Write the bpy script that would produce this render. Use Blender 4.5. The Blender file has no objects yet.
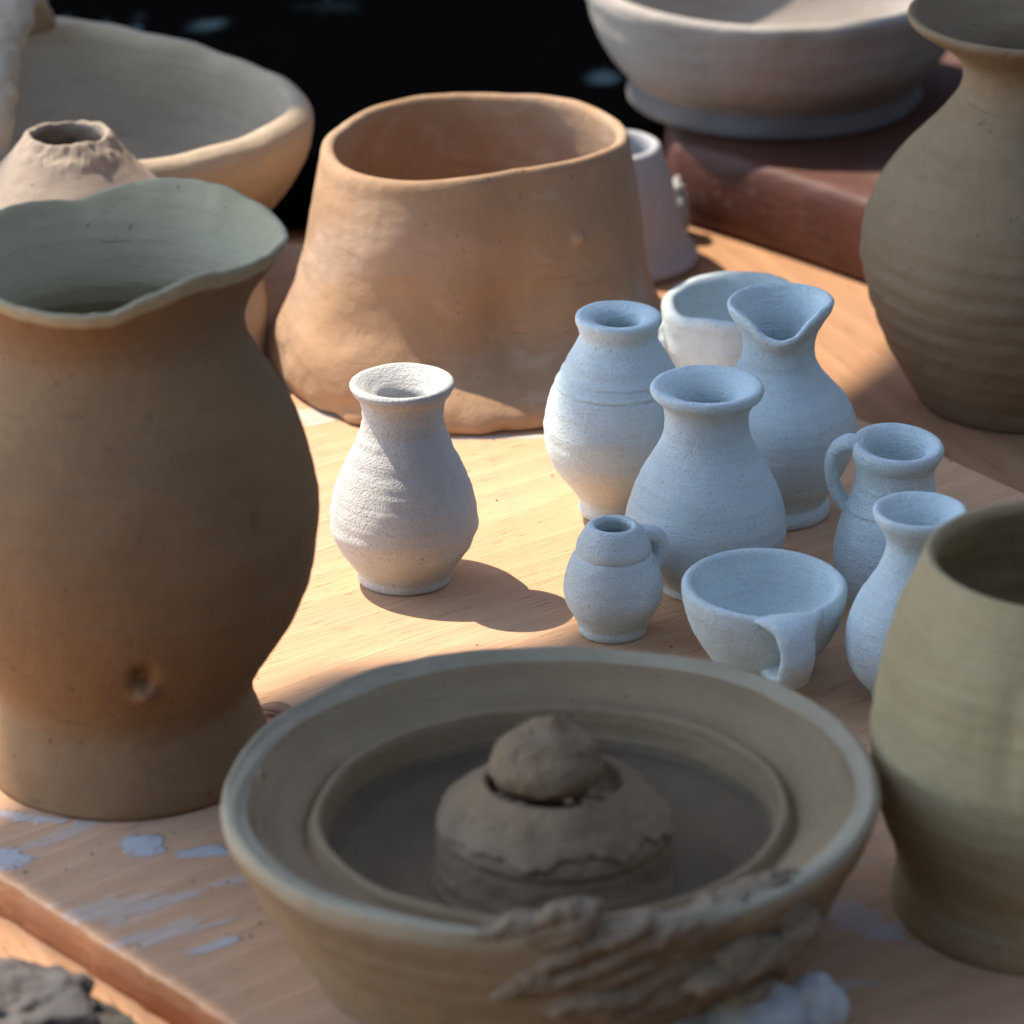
import bpy, math, random
import numpy as np
from mathutils import Vector
random.seed(4)
SC = bpy.context.scene
COL = SC.collection
PI = math.pi

# ------------------------------------------------------------------ camera
FPX = 4500.0
PITCH = math.radians(23.2)
DIST = 1.62
CAM = np.array([0, -DIST*math.cos(PITCH), DIST*math.sin(PITCH)])
FWD = np.array([0, math.cos(PITCH), -math.sin(PITCH)])
UPV = np.array([0, math.sin(PITCH), math.cos(PITCH)])

def at(px, py, z=0.0):
    """point on the level z seen at a pixel of the survey photograph"""
    d = FWD + np.array([1, 0, 0])*(px-512)/FPX + UPV*(512-py)/FPX
    t = (z-CAM[2])/d[2]
    return CAM + d*t

def zat(G, py):
    """height on the vertical axis through G that lies at row py"""
    k = (512-py)/FPX
    a = G.copy(); a[2] = 0
    q = a-CAM
    return (k*q.dot(FWD)-q.dot(UPV))/(UPV[2]-k*FWD[2])

def mpp(G, z):
    p = G.copy(); p[2] = z
    return (p-CAM).dot(FWD)/FPX

# ------------------------------------------------------------------ noise
_P = np.random.RandomState(7).permutation(256)
_P = np.concatenate([_P, _P, _P])
_G = np.random.RandomState(8).normal(size=(256, 3))
_G /= np.linalg.norm(_G, axis=1)[:, None]
def perlin(x, y, z):
    x, y, z = np.broadcast_arrays(np.asarray(x, float), np.asarray(y, float), np.asarray(z, float))
    xi, yi, zi = np.floor(x).astype(int), np.floor(y).astype(int), np.floor(z).astype(int)
    xf, yf, zf = x-xi, y-yi, z-zi
    u, v, w = [t*t*t*(t*(t*6-15)+10) for t in (xf, yf, zf)]
    xi &= 255; yi &= 255; zi &= 255
    def g(dx, dy, dz):
        h = _P[_P[_P[xi+dx]+yi+dy]+zi+dz]
        gr = _G[h]
        return gr[..., 0]*(xf-dx)+gr[..., 1]*(yf-dy)+gr[..., 2]*(zf-dz)
    def L(a, b, t): return a+(b-a)*t
    return L(L(L(g(0,0,0), g(1,0,0), u), L(g(0,1,0), g(1,1,0), u), v),
             L(L(g(0,0,1), g(1,0,1), u), L(g(0,1,1), g(1,1,1), u), v), w)*1.5
def fbm(x, y, z, o=4, rough=.5):
    s = 0; a = 1.0
    for k in range(o):
        s = s+a*perlin(x*2**k+13.1*k, y*2**k+7.7*k, z*2**k+3.3*k); a *= rough
    return s
def ridged(x, y, z, o=4):
    s = 0; a = 1.0
    for k in range(o):
        s = s+a*(1-2*np.abs(perlin(x*2**k+13.1*k, y*2**k+7.7*k, z*2**k+3.3*k))); a *= .5
    return s
def sstep(a, b, x):
    t = np.clip((x-a)/(b-a), 0, 1)
    return t*t*(3-2*t)

# ------------------------------------------------------------------ scene helpers
def thing(name, label, cat, loc, rz=0, group=None):
    o = bpy.data.objects.new(name, None); COL.objects.link(o)
    o.empty_display_size = .02
    o.location = [float(v) for v in loc]; o.rotation_euler = (0, 0, rz)
    o['label'] = label; o['category'] = cat
    if group: o['group'] = group
    return o
def tag(o, label, cat, group=None, kind=None):
    if label: o['label'] = label
    if cat: o['category'] = cat
    if group: o['group'] = group
    if kind: o['kind'] = kind
    return o
def link(name, me, mat, parent=None):
    o = bpy.data.objects.new(name, me); COL.objects.link(o)
    if mat: me.materials.append(mat)
    if parent: o.parent = parent
    return o
def mesh_from(name, V, F, normals=None, smooth=True):
    me = bpy.data.meshes.new(name)
    me.from_pydata([tuple(map(float, v)) for v in V], [], [tuple(int(i) for i in f) for f in F])
    me.validate()
    if smooth:
        me.polygons.foreach_set('use_smooth', [True]*len(me.polygons))
    me.update()
    if normals is not None:
        me.normals_split_custom_set_from_vertices([tuple(map(float, n)) for n in normals])
    return me

def catmull(P, ds):
    """resample a polyline smoothly; returns points and the index of each control point"""
    P = [np.array(p, float) for p in P]
    out = []; idx = []
    n = len(P)
    for i in range(n-1):
        p1, p2 = P[i], P[i+1]
        p0 = P[i-1] if i > 0 else p1+(p1-p2)
        p3 = P[i+2] if i+2 < n else p2+(p2-p1)
        d1 = max(np.linalg.norm(p1-p0), 1e-9)**.5
        d2 = max(np.linalg.norm(p2-p1), 1e-9)**.5
        d3 = max(np.linalg.norm(p3-p2), 1e-9)**.5
        m1 = ((p1-p0)/d1-(p2-p0)/(d1+d2)+(p2-p1)/d2)*d2
        m2 = ((p2-p1)/d2-(p3-p1)/(d2+d3)+(p3-p2)/d3)*d2
        k = max(2, int(math.ceil(np.linalg.norm(p2-p1)/ds)))
        idx.append(len(out))
        for j in range(k):
            t = j/k; t2 = t*t; t3 = t2*t
            out.append((2*t3-3*t2+1)*p1+(t3-2*t2+t)*m1+(-2*t3+3*t2)*p2+(t3-t2)*m2)
    idx.append(len(out)); out.append(P[-1])
    return np.array(out), idx

def lathe(root, prof, mat, parts, deform=None, nth=200, ds=.0012, wob=.0035, ring=.00025, ringf=420.0,
          seed=0.0, lump=.0004, lumpf=28.0, smat=None):
    """revolve (r,z) profile (metres, local) and cut it into named parts at control points.
    parts: list of (name, first_ctrl, last_ctrl) ; overlapping runs of the same name are merged."""
    pts, idx = catmull(prof, ds)
    r = np.maximum(pts[:, 0], 1e-5)[:, None]
    z = pts[:, 1][:, None]
    th = (np.arange(nth)/nth*2*PI)[None, :]
    R = np.repeat(r, nth, 1); Z = np.repeat(z, nth, 1); T = np.repeat(th, len(pts), 0)
    # hand-thrown irregularity
    cx, sx = np.cos(T), np.sin(T)
    R = R*(1+wob*perlin(cx*1.1+seed, sx*1.1+seed*2, Z*9))
    sp = (Z+T/(2*PI)*.003)
    R = R+ring*perlin(sp*ringf, seed+cx*.6, sx*.6)*np.minimum(1, R/.01)
    X, Y = R*cx, R*sx
    n3 = fbm(X*lumpf+seed, Y*lumpf, Z*lumpf, 3)
    k = lump*n3*np.minimum(1, R/.01)
    X += cx*k; Y += sx*k; Z += .5*k*np.sign(1)
    if deform: X, Y, Z = deform(X, Y, Z, T, R)
    V = np.stack([X, Y, Z], -1)
    # normals of the full grid
    du = np.roll(V, -1, 1)-np.roll(V, 1, 1)
    dv = np.gradient(V, axis=0)
    N = np.cross(du, dv); ln = np.linalg.norm(N, axis=-1, keepdims=True)
    N = N/np.maximum(ln, 1e-12)
    N[0] = (0, 0, -1)
    if pts[-1, 0] < 1e-3: N[-1] = (0, 0, 1)
    groups = {}
    for nm, a, b in parts:
        a = idx[a]; b = idx[b] if b is not None else len(pts)-1
        groups.setdefault(nm, []).append((a, b))
    objs = {}
    for nm, runs in groups.items():
        VV = []; NN = []; F = []
        for a, b in runs:
            off = len(VV)
            sub = V[a:b+1].reshape(-1, 3); VV.extend(sub); NN.extend(N[a:b+1].reshape(-1, 3))
            for i in range(b-a):
                for j in range(nth):
                    j2 = (j+1) % nth
                    F.append((off+i*nth+j, off+i*nth+j2, off+(i+1)*nth+j2, off+(i+1)*nth+j))
        objs[nm] = link(nm, mesh_from(nm, VV, F, NN), (smat or {}).get(nm, mat), root)
    return objs

def profile_px(G, rows):
    """rows of (py, r_px) measured on the pot's axis -> (r,z) metres local to its base"""
    out = []
    for y, r in rows:
        z = zat(G, y)
        out.append((r*mpp(G, z), z-G[2]))
    return out

def sweep(name, path, wid, mat, parent, ds=.001, nseg=20, side=None, lump=.0003, seed=0):
    """strap / tube along a path. wid: list of (half width, half thickness) per control point"""
    P, idx = catmull([list(p)+list(w) for p, w in zip(path, wid)], ds)
    C = P[:, :3]; W = P[:, 3:5]
    Tn = np.gradient(C, axis=0); Tn /= np.linalg.norm(Tn, axis=1)[:, None]
    s = np.array(side if side is not None else (1, 0, 0), float)
    V = []
    for i in range(len(C)):
        a = s-Tn[i]*s.dot(Tn[i]); a /= np.linalg.norm(a)
        b = np.cross(Tn[i], a)
        for j in range(nseg):
            t = 2*PI*j/nseg
            V.append(C[i]+a*W[i, 0]*math.cos(t)+b*W[i, 1]*math.sin(t))
    V = np.array(V)
    n = fbm(V[:, 0]*150+seed, V[:, 1]*150, V[:, 2]*150, 3)
    cc = np.repeat(C, nseg, 0); d = V-cc
    V = V+d/np.maximum(np.linalg.norm(d, axis=1), 1e-9)[:, None]*(n*lump)[:, None]
    F = []
    for i in range(len(C)-1):
        for j in range(nseg):
            j2 = (j+1) % nseg
            F.append((i*nseg+j, i*nseg+j2, (i+1)*nseg+j2, (i+1)*nseg+j))
    F.append(tuple(range(nseg))[::-1]); F.append(tuple((len(C)-1)*nseg+j for j in range(nseg)))
    return link(name, mesh_from(name, V, F), mat, parent)

def ico(sub):
    import bmesh
    bm = bmesh.new(); bmesh.ops.create_icosphere(bm, subdivisions=sub, radius=1)
    V = np.array([v.co[:] for v in bm.verts]); F = [[v.index for v in f.verts] for f in bm.faces]
    bm.free(); return V, F

# ------------------------------------------------------------------ materials
class NT:
    def __init__(s, name):
        s.m = bpy.data.materials.new(name); s.m.use_nodes = True
        s.t = s.m.node_tree; s.t.nodes.clear()
        s.out = s.n('ShaderNodeOutputMaterial'); s.b = s.n('ShaderNodeBsdfPrincipled')
        s.l(s.b.outputs[0], s.out.inputs[0])
        s.co = s.n('ShaderNodeTexCoord').outputs['Object']
    def n(s, t, **k):
        x = s.t.nodes.new(t)
        for a, b in k.items(): setattr(x, a, b)
        return x
    def l(s, a, b): s.t.links.new(a, b)
    def inp(s, node, i, v):
        if hasattr(v, 'is_output') or isinstance(v, bpy.types.NodeSocket): s.l(v, node.inputs[i])
        else: node.inputs[i].default_value = v
    def mapping(s, scale=(1, 1, 1), rot=(0, 0, 0), loc=(0, 0, 0), src=None):
        m = s.n('ShaderNodeMapping'); s.l(src or s.co, m.inputs[0])
        m.inputs['Scale'].default_value = scale; m.inputs['Rotation'].default_value = rot
        m.inputs['Location'].default_value = loc
        return m.outputs[0]
    def noise(s, vec, scale, detail=4, rough=.55, dist=0):
        n = s.n('ShaderNodeTexNoise'); s.l(vec, n.inputs['Vector'])
        n.inputs['Scale'].default_value = scale; n.inputs['Detail'].default_value = detail
        n.inputs['Roughness'].default_value = rough; n.inputs['Distortion'].default_value = dist
        return n.outputs['Fac']
    def math(s, op, a, b=0.0, clamp=False):
        n = s.n('ShaderNodeMath', operation=op); n.use_clamp = clamp
        s.inp(n, 0, a); s.inp(n, 1, b); return n.outputs[0]
    def rng(s, v, a, b, c=0.0, d=1.0):
        n = s.n('ShaderNodeMapRange'); n.interpolation_type = 'SMOOTHSTEP'
        s.l(v, n.inputs[0])
        for i, q in enumerate((a, b, c, d)): n.inputs[i+1].default_value = q
        return n.outputs[0]
    def mix(s, f, a, b, blend='MIX'):
        n = s.n('ShaderNodeMix', data_type='RGBA', blend_type=blend)
        s.inp(n, 0, f)
        for i, v in ((6, a), (7, b)):
            if isinstance(v, (tuple, list)): n.inputs[i].default_value = (*v[:3], 1)
            else: s.l(v, n.inputs[i])
        return n.outputs[2]
    def bump(s, h, dist, strength=1.0, prev=None):
        n = s.n('ShaderNodeBump'); n.inputs['Distance'].default_value = dist
        n.inputs['Strength'].default_value = strength; s.l(h, n.inputs['Height'])
        if prev: s.l(prev, n.inputs['Normal'])
        return n.outputs[0]

def clay(name, c1, c2, c3=None, grain=1400, gd=.00022, ringd=.0002, ringf=700, rough=.92, mott=26, pit=0.0,
         streak=.35, blot=None, speck=.4, dent=.0016, scratch=1.0, sand=.30):
    q = NT(name)
    big = q.noise(q.co, mott, 5, .6, .4)
    col = q.mix(q.rng(big, .35, .68), c1, c2)
    if c3:
        w = q.noise(q.mapping(loc=(.3, .1, .2)), mott*.45, 4, .55, .8)
        col = q.mix(q.rng(w, .48, .64), col, c3)
    # horizontal throwing streaks in the slip
    st = q.noise(q.mapping(scale=(18, 18, ringf*.5)), 1.0, 4, .6, .2)
    dark = q.mix(1.0, col, (.72, .70, .68), 'MULTIPLY')
    col = q.mix(q.math('MULTIPLY', q.rng(st, .45, .72), streak), col, dark)
    fine = q.noise(q.co, grain, 3, .7)
    col = q.mix(q.math('MULTIPLY', q.rng(fine, .50, .72), sand), col, dark)
    # small dark grog specks
    vo = q.n('ShaderNodeTexVoronoi'); q.l(q.co, vo.inputs['Vector']); vo.inputs['Scale'].default_value = 330
    vr = q.n('ShaderNodeSeparateColor'); q.l(vo.outputs['Color'], vr.inputs[0])
    spk = q.math('MULTIPLY', q.math('LESS_THAN', vo.outputs['Distance'], .16), q.math('GREATER_THAN', vr.outputs[0], .93))
    col = q.mix(q.math('MULTIPLY', spk, speck), col, (.06, .045, .035))
    if blot: # chalky dried-slip blotches
        b = q.noise(q.mapping(scale=(1, 1, 1.8), loc=(.7, .2, .4)), blot[1], 6, .65, 1.2)
        col = q.mix(q.math('MULTIPLY', q.rng(b, .56, .66), blot[2]), col, blot[0])
    q.l(col, q.b.inputs['Base Color'])
    q.b.inputs['Roughness'].default_value = rough
    q.b.inputs['Specular IOR Level'].default_value = .25
    rg = q.noise(q.mapping(scale=(14, 14, ringf)), 1.0, 3, .6, .1)
    nb = q.bump(rg, ringd*4)
    nb = q.bump(q.noise(q.co, 190, 4, .6), .0009, .6, nb)
    nb = q.bump(q.noise(q.mapping(scale=(1, 1, 1.6)), 55, 3, .5), dent, .7, nb)
    sc = q.noise(q.mapping(scale=(26, 26, 620), rot=(.12, .08, 0)), 1.0, 2, .5, .3)
    scm = q.math('MULTIPLY', q.rng(sc, .66, .74), q.rng(q.noise(q.mapping(loc=(.2, .5, .1)), 38, 2, .5), .52, .6))
    nb = q.bump(scm, -.0004*scratch, 1.0, nb)
    pin = q.n('ShaderNodeTexVoronoi'); q.l(q.co, pin.inputs['Vector']); pin.inputs['Scale'].default_value = 260
    pc = q.n('ShaderNodeSeparateColor'); q.l(pin.outputs['Color'], pc.inputs[0])
    pm = q.math('MULTIPLY', q.rng(pin.outputs['Distance'], .12, .22, 1, 0), q.math('GREATER_THAN', pc.outputs[1], .92))
    nb = q.bump(pm, -.0006*scratch, 1.0, nb)
    nb = q.bump(fine, gd*4, 1.0, nb)
    if pit:
        pv = q.noise(q.co, 420, 2, .5)
        nb = q.bump(q.rng(pv, .60, .72, 1, 0), pit, 1.0, nb)
    q.l(nb, q.b.inputs['Normal'])
    return q.m

def wood(name, c1, c2, c3, rot, smears=None, rough=.7, rings=95, bumpd=.00035, gloss=.3, stretch=.05):
    q = NT(name)
    v = q.mapping(rot=(0, 0, -rot))
    warp = q.noise(q.mapping(scale=(2.0, 7, 7), src=v), 1.0, 3, .5)
    sv = q.n('ShaderNodeSeparateXYZ'); q.l(v, sv.inputs[0])
    yy = q.math('ADD', q.math('MULTIPLY', sv.outputs[1], rings), q.math('MULTIPLY', warp, 6.0))
    band = q.math('FRACT', yy)
    line = q.math('MULTIPLY', q.rng(band, .0, .75), q.rng(band, .90, 1.0, 1, 0))
    fib = q.noise(q.mapping(scale=(22, 520, 300), src=v), 1.0, 5, .65)
    tone = q.noise(q.mapping(scale=(3, 14, 8), src=v), 1.0, 3, .5)
    col = q.mix(q.rng(tone, .3, .7), c1, c2)
    col = q.mix(q.math('MULTIPLY', line, .24), col, c3)
    col = q.mix(q.math('MULTIPLY', q.rng(fib, .48, .75), .28), col, c3)
    # pores and scratches
    pore = q.noise(q.mapping(scale=(60, 1500, 900), src=v), 1.0, 2, .5)
    pm = q.rng(pore, .66, .74)
    col = q.mix(q.math('MULTIPLY', pm, .45), col, tuple(x*.35 for x in c3))
    # grime film
    gr = q.noise(q.mapping(loc=(.4, .9, 0)), 9, 5, .65, .6)
    col = q.mix(q.math('MULTIPLY', q.rng(gr, .50, .75), .30), col, (.30, .25, .20))
    if smears:
        edge = q.noise(q.mapping(scale=(55, 160, 100), src=v), 1.0, 4, .65)
        tot = None
        for (x, y, ax, ay, ang, s) in smears:
            m = q.n('ShaderNodeMapping', vector_type='TEXTURE'); q.l(q.co, m.inputs[0])
            m.inputs['Location'].default_value = (x, y, 0); m.inputs['Rotation'].default_value = (0, 0, ang)
            m.inputs['Scale'].default_value = (ax*.85, ay*.85, 1000)
            ln = q.n('ShaderNodeVectorMath', operation='LENGTH'); q.l(m.outputs[0], ln.inputs[0])
            d = q.math('ADD', ln.outputs['Value'], q.math('MULTIPLY', q.math('SUBTRACT', edge, .5), 3.2))
            k = q.math('MULTIPLY', q.rng(d, .72, 1.02, 1, 0), s)
            tot = k if tot is None else q.math('MAXIMUM', tot, k)
        col = q.mix(tot, col, (.50, .485, .455))
    q.l(col, q.b.inputs['Base Color'])
    q.b.inputs['Roughness'].default_value = rough
    q.b.inputs['Specular IOR Level'].default_value = gloss
    nb = q.bump(q.math('ADD', fib, q.math('MULTIPLY', pm, -.8)), bumpd*2)
    nb = q.bump(line, bumpd*.8, .6, nb)
    if smears: nb = q.bump(tot, .0006, 1.0, nb)
    q.l(nb, q.b.inputs['Normal'])
    return q.m

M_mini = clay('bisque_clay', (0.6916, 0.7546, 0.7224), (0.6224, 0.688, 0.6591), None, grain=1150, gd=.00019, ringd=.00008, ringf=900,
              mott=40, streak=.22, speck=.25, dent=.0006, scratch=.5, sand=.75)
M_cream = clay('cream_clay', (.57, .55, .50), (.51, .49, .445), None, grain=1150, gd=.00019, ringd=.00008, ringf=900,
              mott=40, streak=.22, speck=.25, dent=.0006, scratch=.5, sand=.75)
M_grey = clay('damp_grey_clay', (0.2744, 0.1582, 0.0745), (0.2439, 0.1414, 0.0686), (0.2973, 0.1683, 0.0775), grain=1500, gd=.00008, ringd=.00008, ringf=420,
              mott=16, streak=.25, rough=.85)
M_bowl = clay('olive_clay', (0.3201, 0.2163, 0.1144), (0.2744, 0.1821, 0.0985), (0.3354, 0.213, 0.1049), grain=1300, gd=.00012, ringd=.00014, ringf=420,
              mott=18, streak=.5, rough=.85)
M_buff = clay('buff_clay', (0.4042, 0.2451, 0.1333), (0.3612, 0.215, 0.1161), (0.4214, 0.2752, 0.172), grain=1500, gd=.00007, ringd=.00003, ringf=260,
              mott=20, streak=.2, blot=((.50, .38, .28), 22, .35))
M_dome = clay('sandy_clay', (0.3856, 0.3013, 0.223), (0.3488, 0.2673, 0.1965), None, grain=1700, gd=.00012, ringd=.00004, mott=22, streak=.15)
M_pot = clay('yellow_clay', (0.4307, 0.3246, 0.1667), (0.3677, 0.2681, 0.1368), (0.3467, 0.2211, 0.1154), grain=1500, gd=.00007, ringd=.00010, ringf=380,
             mott=15, streak=.45, rough=.85)
M_vase = clay('brown_clay', (0.2513, 0.1683, 0.0909), (0.2218, 0.1451, 0.0799), (0.2662, 0.1782, 0.0937), grain=1500, gd=.00007, ringd=.00010, ringf=300,
              mott=12, streak=.4, rough=.8)
M_pale = clay('pale_clay', (0.4462, 0.34, 0.2256), (0.4016, 0.306, 0.2028), None, grain=1200, gd=.00007, ringd=.00010, ringf=300, mott=14, streak=.4)
M_ash = clay('ash_grey_clay', (0.3696, 0.3214, 0.2675), (0.3192, 0.2783, 0.2323), (0.3108, 0.243, 0.183), grain=1200, gd=.00007, ringd=.00010, ringf=300, mott=14, streak=.4)
M_skylit_pale = clay('skylit_pale_clay', (0.5103, 0.4274, 0.2655), (0.4536, 0.376, 0.2328), (0.4763, 0.3862, 0.2328), grain=1500, gd=.00008, ringd=.00008, ringf=420, mott=16, streak=.25, rough=.85)  # paler clay paints skylight into the pitcher interior; also colours its lip
M_footring = clay('dark_foot_clay', (0.187, 0.16, 0.1364), (0.154, 0.132, 0.1126), None, grain=1200, gd=.00007, ringd=.0001, ringf=300, mott=14, streak=.4)  # foot ring darkened to paint in the shade under the bowl
M_dry = clay('dry_rim_clay', (0.4, 0.325, 0.215), (0.32, 0.26, 0.17), (0.36, 0.285, 0.185), grain=1300, gd=.00009, ringd=.00006, ringf=420, mott=30, streak=.15)
M_white = clay('white_clay', (0.4125, 0.3975, 0.3825), (0.375, 0.36, 0.345), None, grain=1500, gd=.0001, ringd=.00004, mott=30, streak=.1)
M_torn = clay('torn_clay', (0.2515, 0.1717, 0.1049), (0.2134, 0.1477, 0.0921), (0.2744, 0.1889, 0.1144), grain=900, gd=.0002, ringd=.00002, mott=60, streak=.1)
M_knob = clay('wet_brown_clay', (0.2591, 0.1683, 0.0954), (0.221, 0.1408, 0.0794), (0.282, 0.1854, 0.1049), grain=1100, gd=.00012, ringd=.0001, ringf=500, mott=45, streak=.35)

M_well = clay('well_wall_clay', (0.2068, 0.1436, 0.086), (0.176, 0.1218, 0.0731), (0.22, 0.1479, 0.086), grain=1200, gd=.00008, ringd=.0001, ringf=420, mott=20, streak=.35)  # darker than the dish clay, painting shade into its well
M_floor_dark = clay('shaded_floor_clay', (0.15, 0.105, 0.065), (0.13, 0.09, 0.055), None, grain=900, gd=.00008, ringd=.00003, mott=30, streak=.05, rough=.95)  # unused floor clay, darkened as painted shade for the well
# ------------------------------------------------------------------ table and board
LOW = -.013
GR = math.atan2(.62, .78)           # grain direction on the work board
def sm(px, py, a, b, ang=0.0, s=1.0):
    p = at(px, py); return (p[0], p[1], a, b, GR+ang, s)
SMEARS = [sm(146, 846, .010, .010, .5, .95), sm(206, 852, .013, .0045, -.45, .95), sm(8, 860, .012, .006, 0, .9),
          sm(105, 910, .022, .010, -.4, .38), sm(70, 832, .03, .004, .1, .4), sm(150, 935, .02, .006, 0, .45), sm(170, 900, .022, .004, 0, .5),
          sm(210, 948, .014, .0025, 0, .8), sm(196, 930, .018, .002, -.1, .5), sm(228, 882, .016, .003, -.2, .5),
          sm(868, 922, .022, .010, -1.6, .5), sm(890, 935, .008, .004, -1.2, .8), sm(850, 984, .010, .004, -.5, .4),
          sm(300, 415, .025, .010, -.8, .6), sm(285, 372, .030, .006, -.8, .55), sm(505, 437, .03, .0025, -.6, .7),
          sm(10, 815, .03, .004, -.9, .7)]
M_board = wood('pine_board', (0.645, 0.3743, 0.2088), (0.604, 0.3459, 0.1866), (0.4504, 0.2322, 0.12), GR, SMEARS, rings=70)
M_table = wood('red_table_wood', (0.44, 0.235, 0.115), (0.39, 0.2, 0.095), (0.25, 0.115, 0.055), GR+PI/2-.25, None, rings=60, rough=.6)
M_end = wood('end_grain_wood', (.52, .24, .10), (.42, .18, .075), (.26, .10, .045), GR+PI/2, None, rings=260, rough=.9, bumpd=.0009)

def slab(poly, z0, z1, bev=.0015, nbev=3):
    """closed slab from a plan polygon (counter-clockwise) with a rounded upper arris"""
    poly = [np.array(p[:2], float) for p in poly]; n = len(poly)
    def inset(d):
        out = []
        for i in range(n):
            a, b, c = poly[i-1], poly[i], poly[(i+1) % n]
            e1 = (b-a)/np.linalg.norm(b-a); e2 = (c-b)/np.linalg.norm(c-b)
            n1 = np.array([-e1[1], e1[0]]); n2 = np.array([-e2[1], e2[0]])
            m = n1+n2; m /= max(np.dot(m, n1), .2)
            out.append(b+m*d)
        return out
    rings = [(0, z0), (0, z1-bev)]
    for k in range(1, nbev+1):
        t = k/nbev*PI/2
        rings.append((bev*(1-math.cos(t)), z1-bev+bev*math.sin(t)))
    V = []; F = []
    for d, z in rings:
        for p in inset(d): V.append((p[0], p[1], z))
    for i in range(len(rings)-1):
        for j in range(n):
            j2 = (j+1) % n
            F.append((i*n+j, i*n+j2, (i+1)*n+j2, (i+1)*n+j))
    F.append(tuple(range(n))[::-1]); F.append(tuple((len(rings)-1)*n+j for j in range(n)))
    return V, F

# lower table
tp = [(-1.0, -1.05), (1.1, -1.05), (1.1, 1.25), (-1.0, 1.25)]
V, F = slab(tp, LOW-.03, LOW, .003)
t_root = thing('wooden_table', 'broad reddish brown wooden table carrying the pale board and all the pots', 'table', (0, 0, 0))
link('tabletop', mesh_from('tabletop', V, F, smooth=False), M_table, t_root)
for lx, ly in ((-.93, -.98), (1.03, -.98), (-.93, 1.18), (1.03, 1.18)):
    V, F = slab([(lx-.03, ly-.03), (lx+.03, ly-.03), (lx+.03, ly+.03), (lx-.03, ly+.03)], -.75, LOW-.03, .002)
    link('leg', mesh_from('leg', V, F, smooth=False), M_table, t_root)
# pale work board
a0, a1 = at(0, 878), at(210, 1012)
b0, b1 = at(945, 455), at(1024, 491)
ed = (a1-a0)[:2]; ed /= np.linalg.norm(ed)
ed2 = (b1-b0)[:2]; ed2 /= np.linalg.norm(ed2)
poly = [a0[:2]-ed*.30, a1[:2]+ed*.55, b1[:2]+ed2*.50, b0[:2]-ed2*.62]
# fine worn outline on the two cut ends
def worn(p, q, n, amp):
    out = []
    e = (q-p)/np.linalg.norm(q-p); nn = np.array([-e[1], e[0]])
    for i in range(n):
        t = i/n; s = p+(q-p)*t
        out.append(s+nn*amp*float(fbm(s[0]*130, s[1]*130, 3.3, 3)))
    return out
pl = worn(poly[0], poly[1], 140, .0012)+[poly[1]]+worn(poly[2], poly[3], 60, .0004)+[poly[3]]
V, F = slab(pl, LOW, 0, .0022, 4)
bo = link('work_board', mesh_from('work_board', V, F), M_board)
bo.data.materials.append(M_end)
for f in bo.data.polygons:
    f.use_smooth = abs(f.normal.z) < .98
    if abs(f.normal.z) < .8: f.material_index = 1
tag(bo, 'pale wooden board with grain lines and dried white smears lying under the pots', 'board')

# ground far below
q = NT('dark_soil'); q.l(q.mix(q.noise(q.co, 6, 5), (.035, .028, .022), (.06, .05, .04)), q.b.inputs['Base Color']); q.b.inputs['Roughness'].default_value = 1
gm = mesh_from('ground', [(-40, -40, -.75), (40, -40, -.75), (40, 40, -.75), (-40, 40, -.75)], [(0, 1, 2, 3)], smooth=False)
tag(link('ground', gm, q.m), None, None, kind='structure')

# black sheet over the far end of the table
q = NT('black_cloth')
n1 = q.noise(q.mapping(scale=(22, 5, 5), loc=(.3, .2, 0)), 1.0, 4, .6, .5)  # streaky noise paints faint blue glints into the black
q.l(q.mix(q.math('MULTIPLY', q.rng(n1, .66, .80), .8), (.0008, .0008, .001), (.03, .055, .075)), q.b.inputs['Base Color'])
tot = None  # blue sky glints painted as soft ellipses in the cloth colour
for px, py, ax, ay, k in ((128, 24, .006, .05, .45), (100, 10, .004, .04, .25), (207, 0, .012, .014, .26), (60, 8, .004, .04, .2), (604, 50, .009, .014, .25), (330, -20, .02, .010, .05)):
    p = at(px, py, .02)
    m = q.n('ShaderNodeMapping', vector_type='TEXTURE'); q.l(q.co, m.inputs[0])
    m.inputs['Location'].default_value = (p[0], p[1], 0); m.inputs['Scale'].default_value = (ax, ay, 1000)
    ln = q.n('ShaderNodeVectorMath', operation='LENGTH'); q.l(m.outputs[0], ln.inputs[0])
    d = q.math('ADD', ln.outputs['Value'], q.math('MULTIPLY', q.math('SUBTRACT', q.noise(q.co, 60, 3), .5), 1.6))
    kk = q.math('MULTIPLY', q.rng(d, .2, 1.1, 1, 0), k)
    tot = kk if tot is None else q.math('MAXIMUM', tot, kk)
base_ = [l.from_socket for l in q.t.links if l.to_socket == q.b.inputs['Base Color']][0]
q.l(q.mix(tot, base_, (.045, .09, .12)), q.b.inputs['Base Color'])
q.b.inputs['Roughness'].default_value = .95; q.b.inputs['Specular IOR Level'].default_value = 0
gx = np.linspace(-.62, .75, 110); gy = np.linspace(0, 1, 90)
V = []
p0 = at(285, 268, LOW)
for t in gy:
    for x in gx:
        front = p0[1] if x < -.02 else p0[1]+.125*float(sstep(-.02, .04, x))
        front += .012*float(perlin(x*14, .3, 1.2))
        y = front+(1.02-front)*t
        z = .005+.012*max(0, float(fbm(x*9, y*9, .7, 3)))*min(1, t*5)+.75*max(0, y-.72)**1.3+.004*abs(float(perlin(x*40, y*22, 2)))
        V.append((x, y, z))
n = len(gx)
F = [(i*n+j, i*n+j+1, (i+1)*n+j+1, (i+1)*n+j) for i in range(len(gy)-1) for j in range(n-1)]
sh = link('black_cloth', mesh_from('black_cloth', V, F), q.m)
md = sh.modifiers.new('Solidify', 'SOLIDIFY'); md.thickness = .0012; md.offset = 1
tag(sh, 'crumpled black cloth covering the far end of the table behind the pots', 'cloth')

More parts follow.
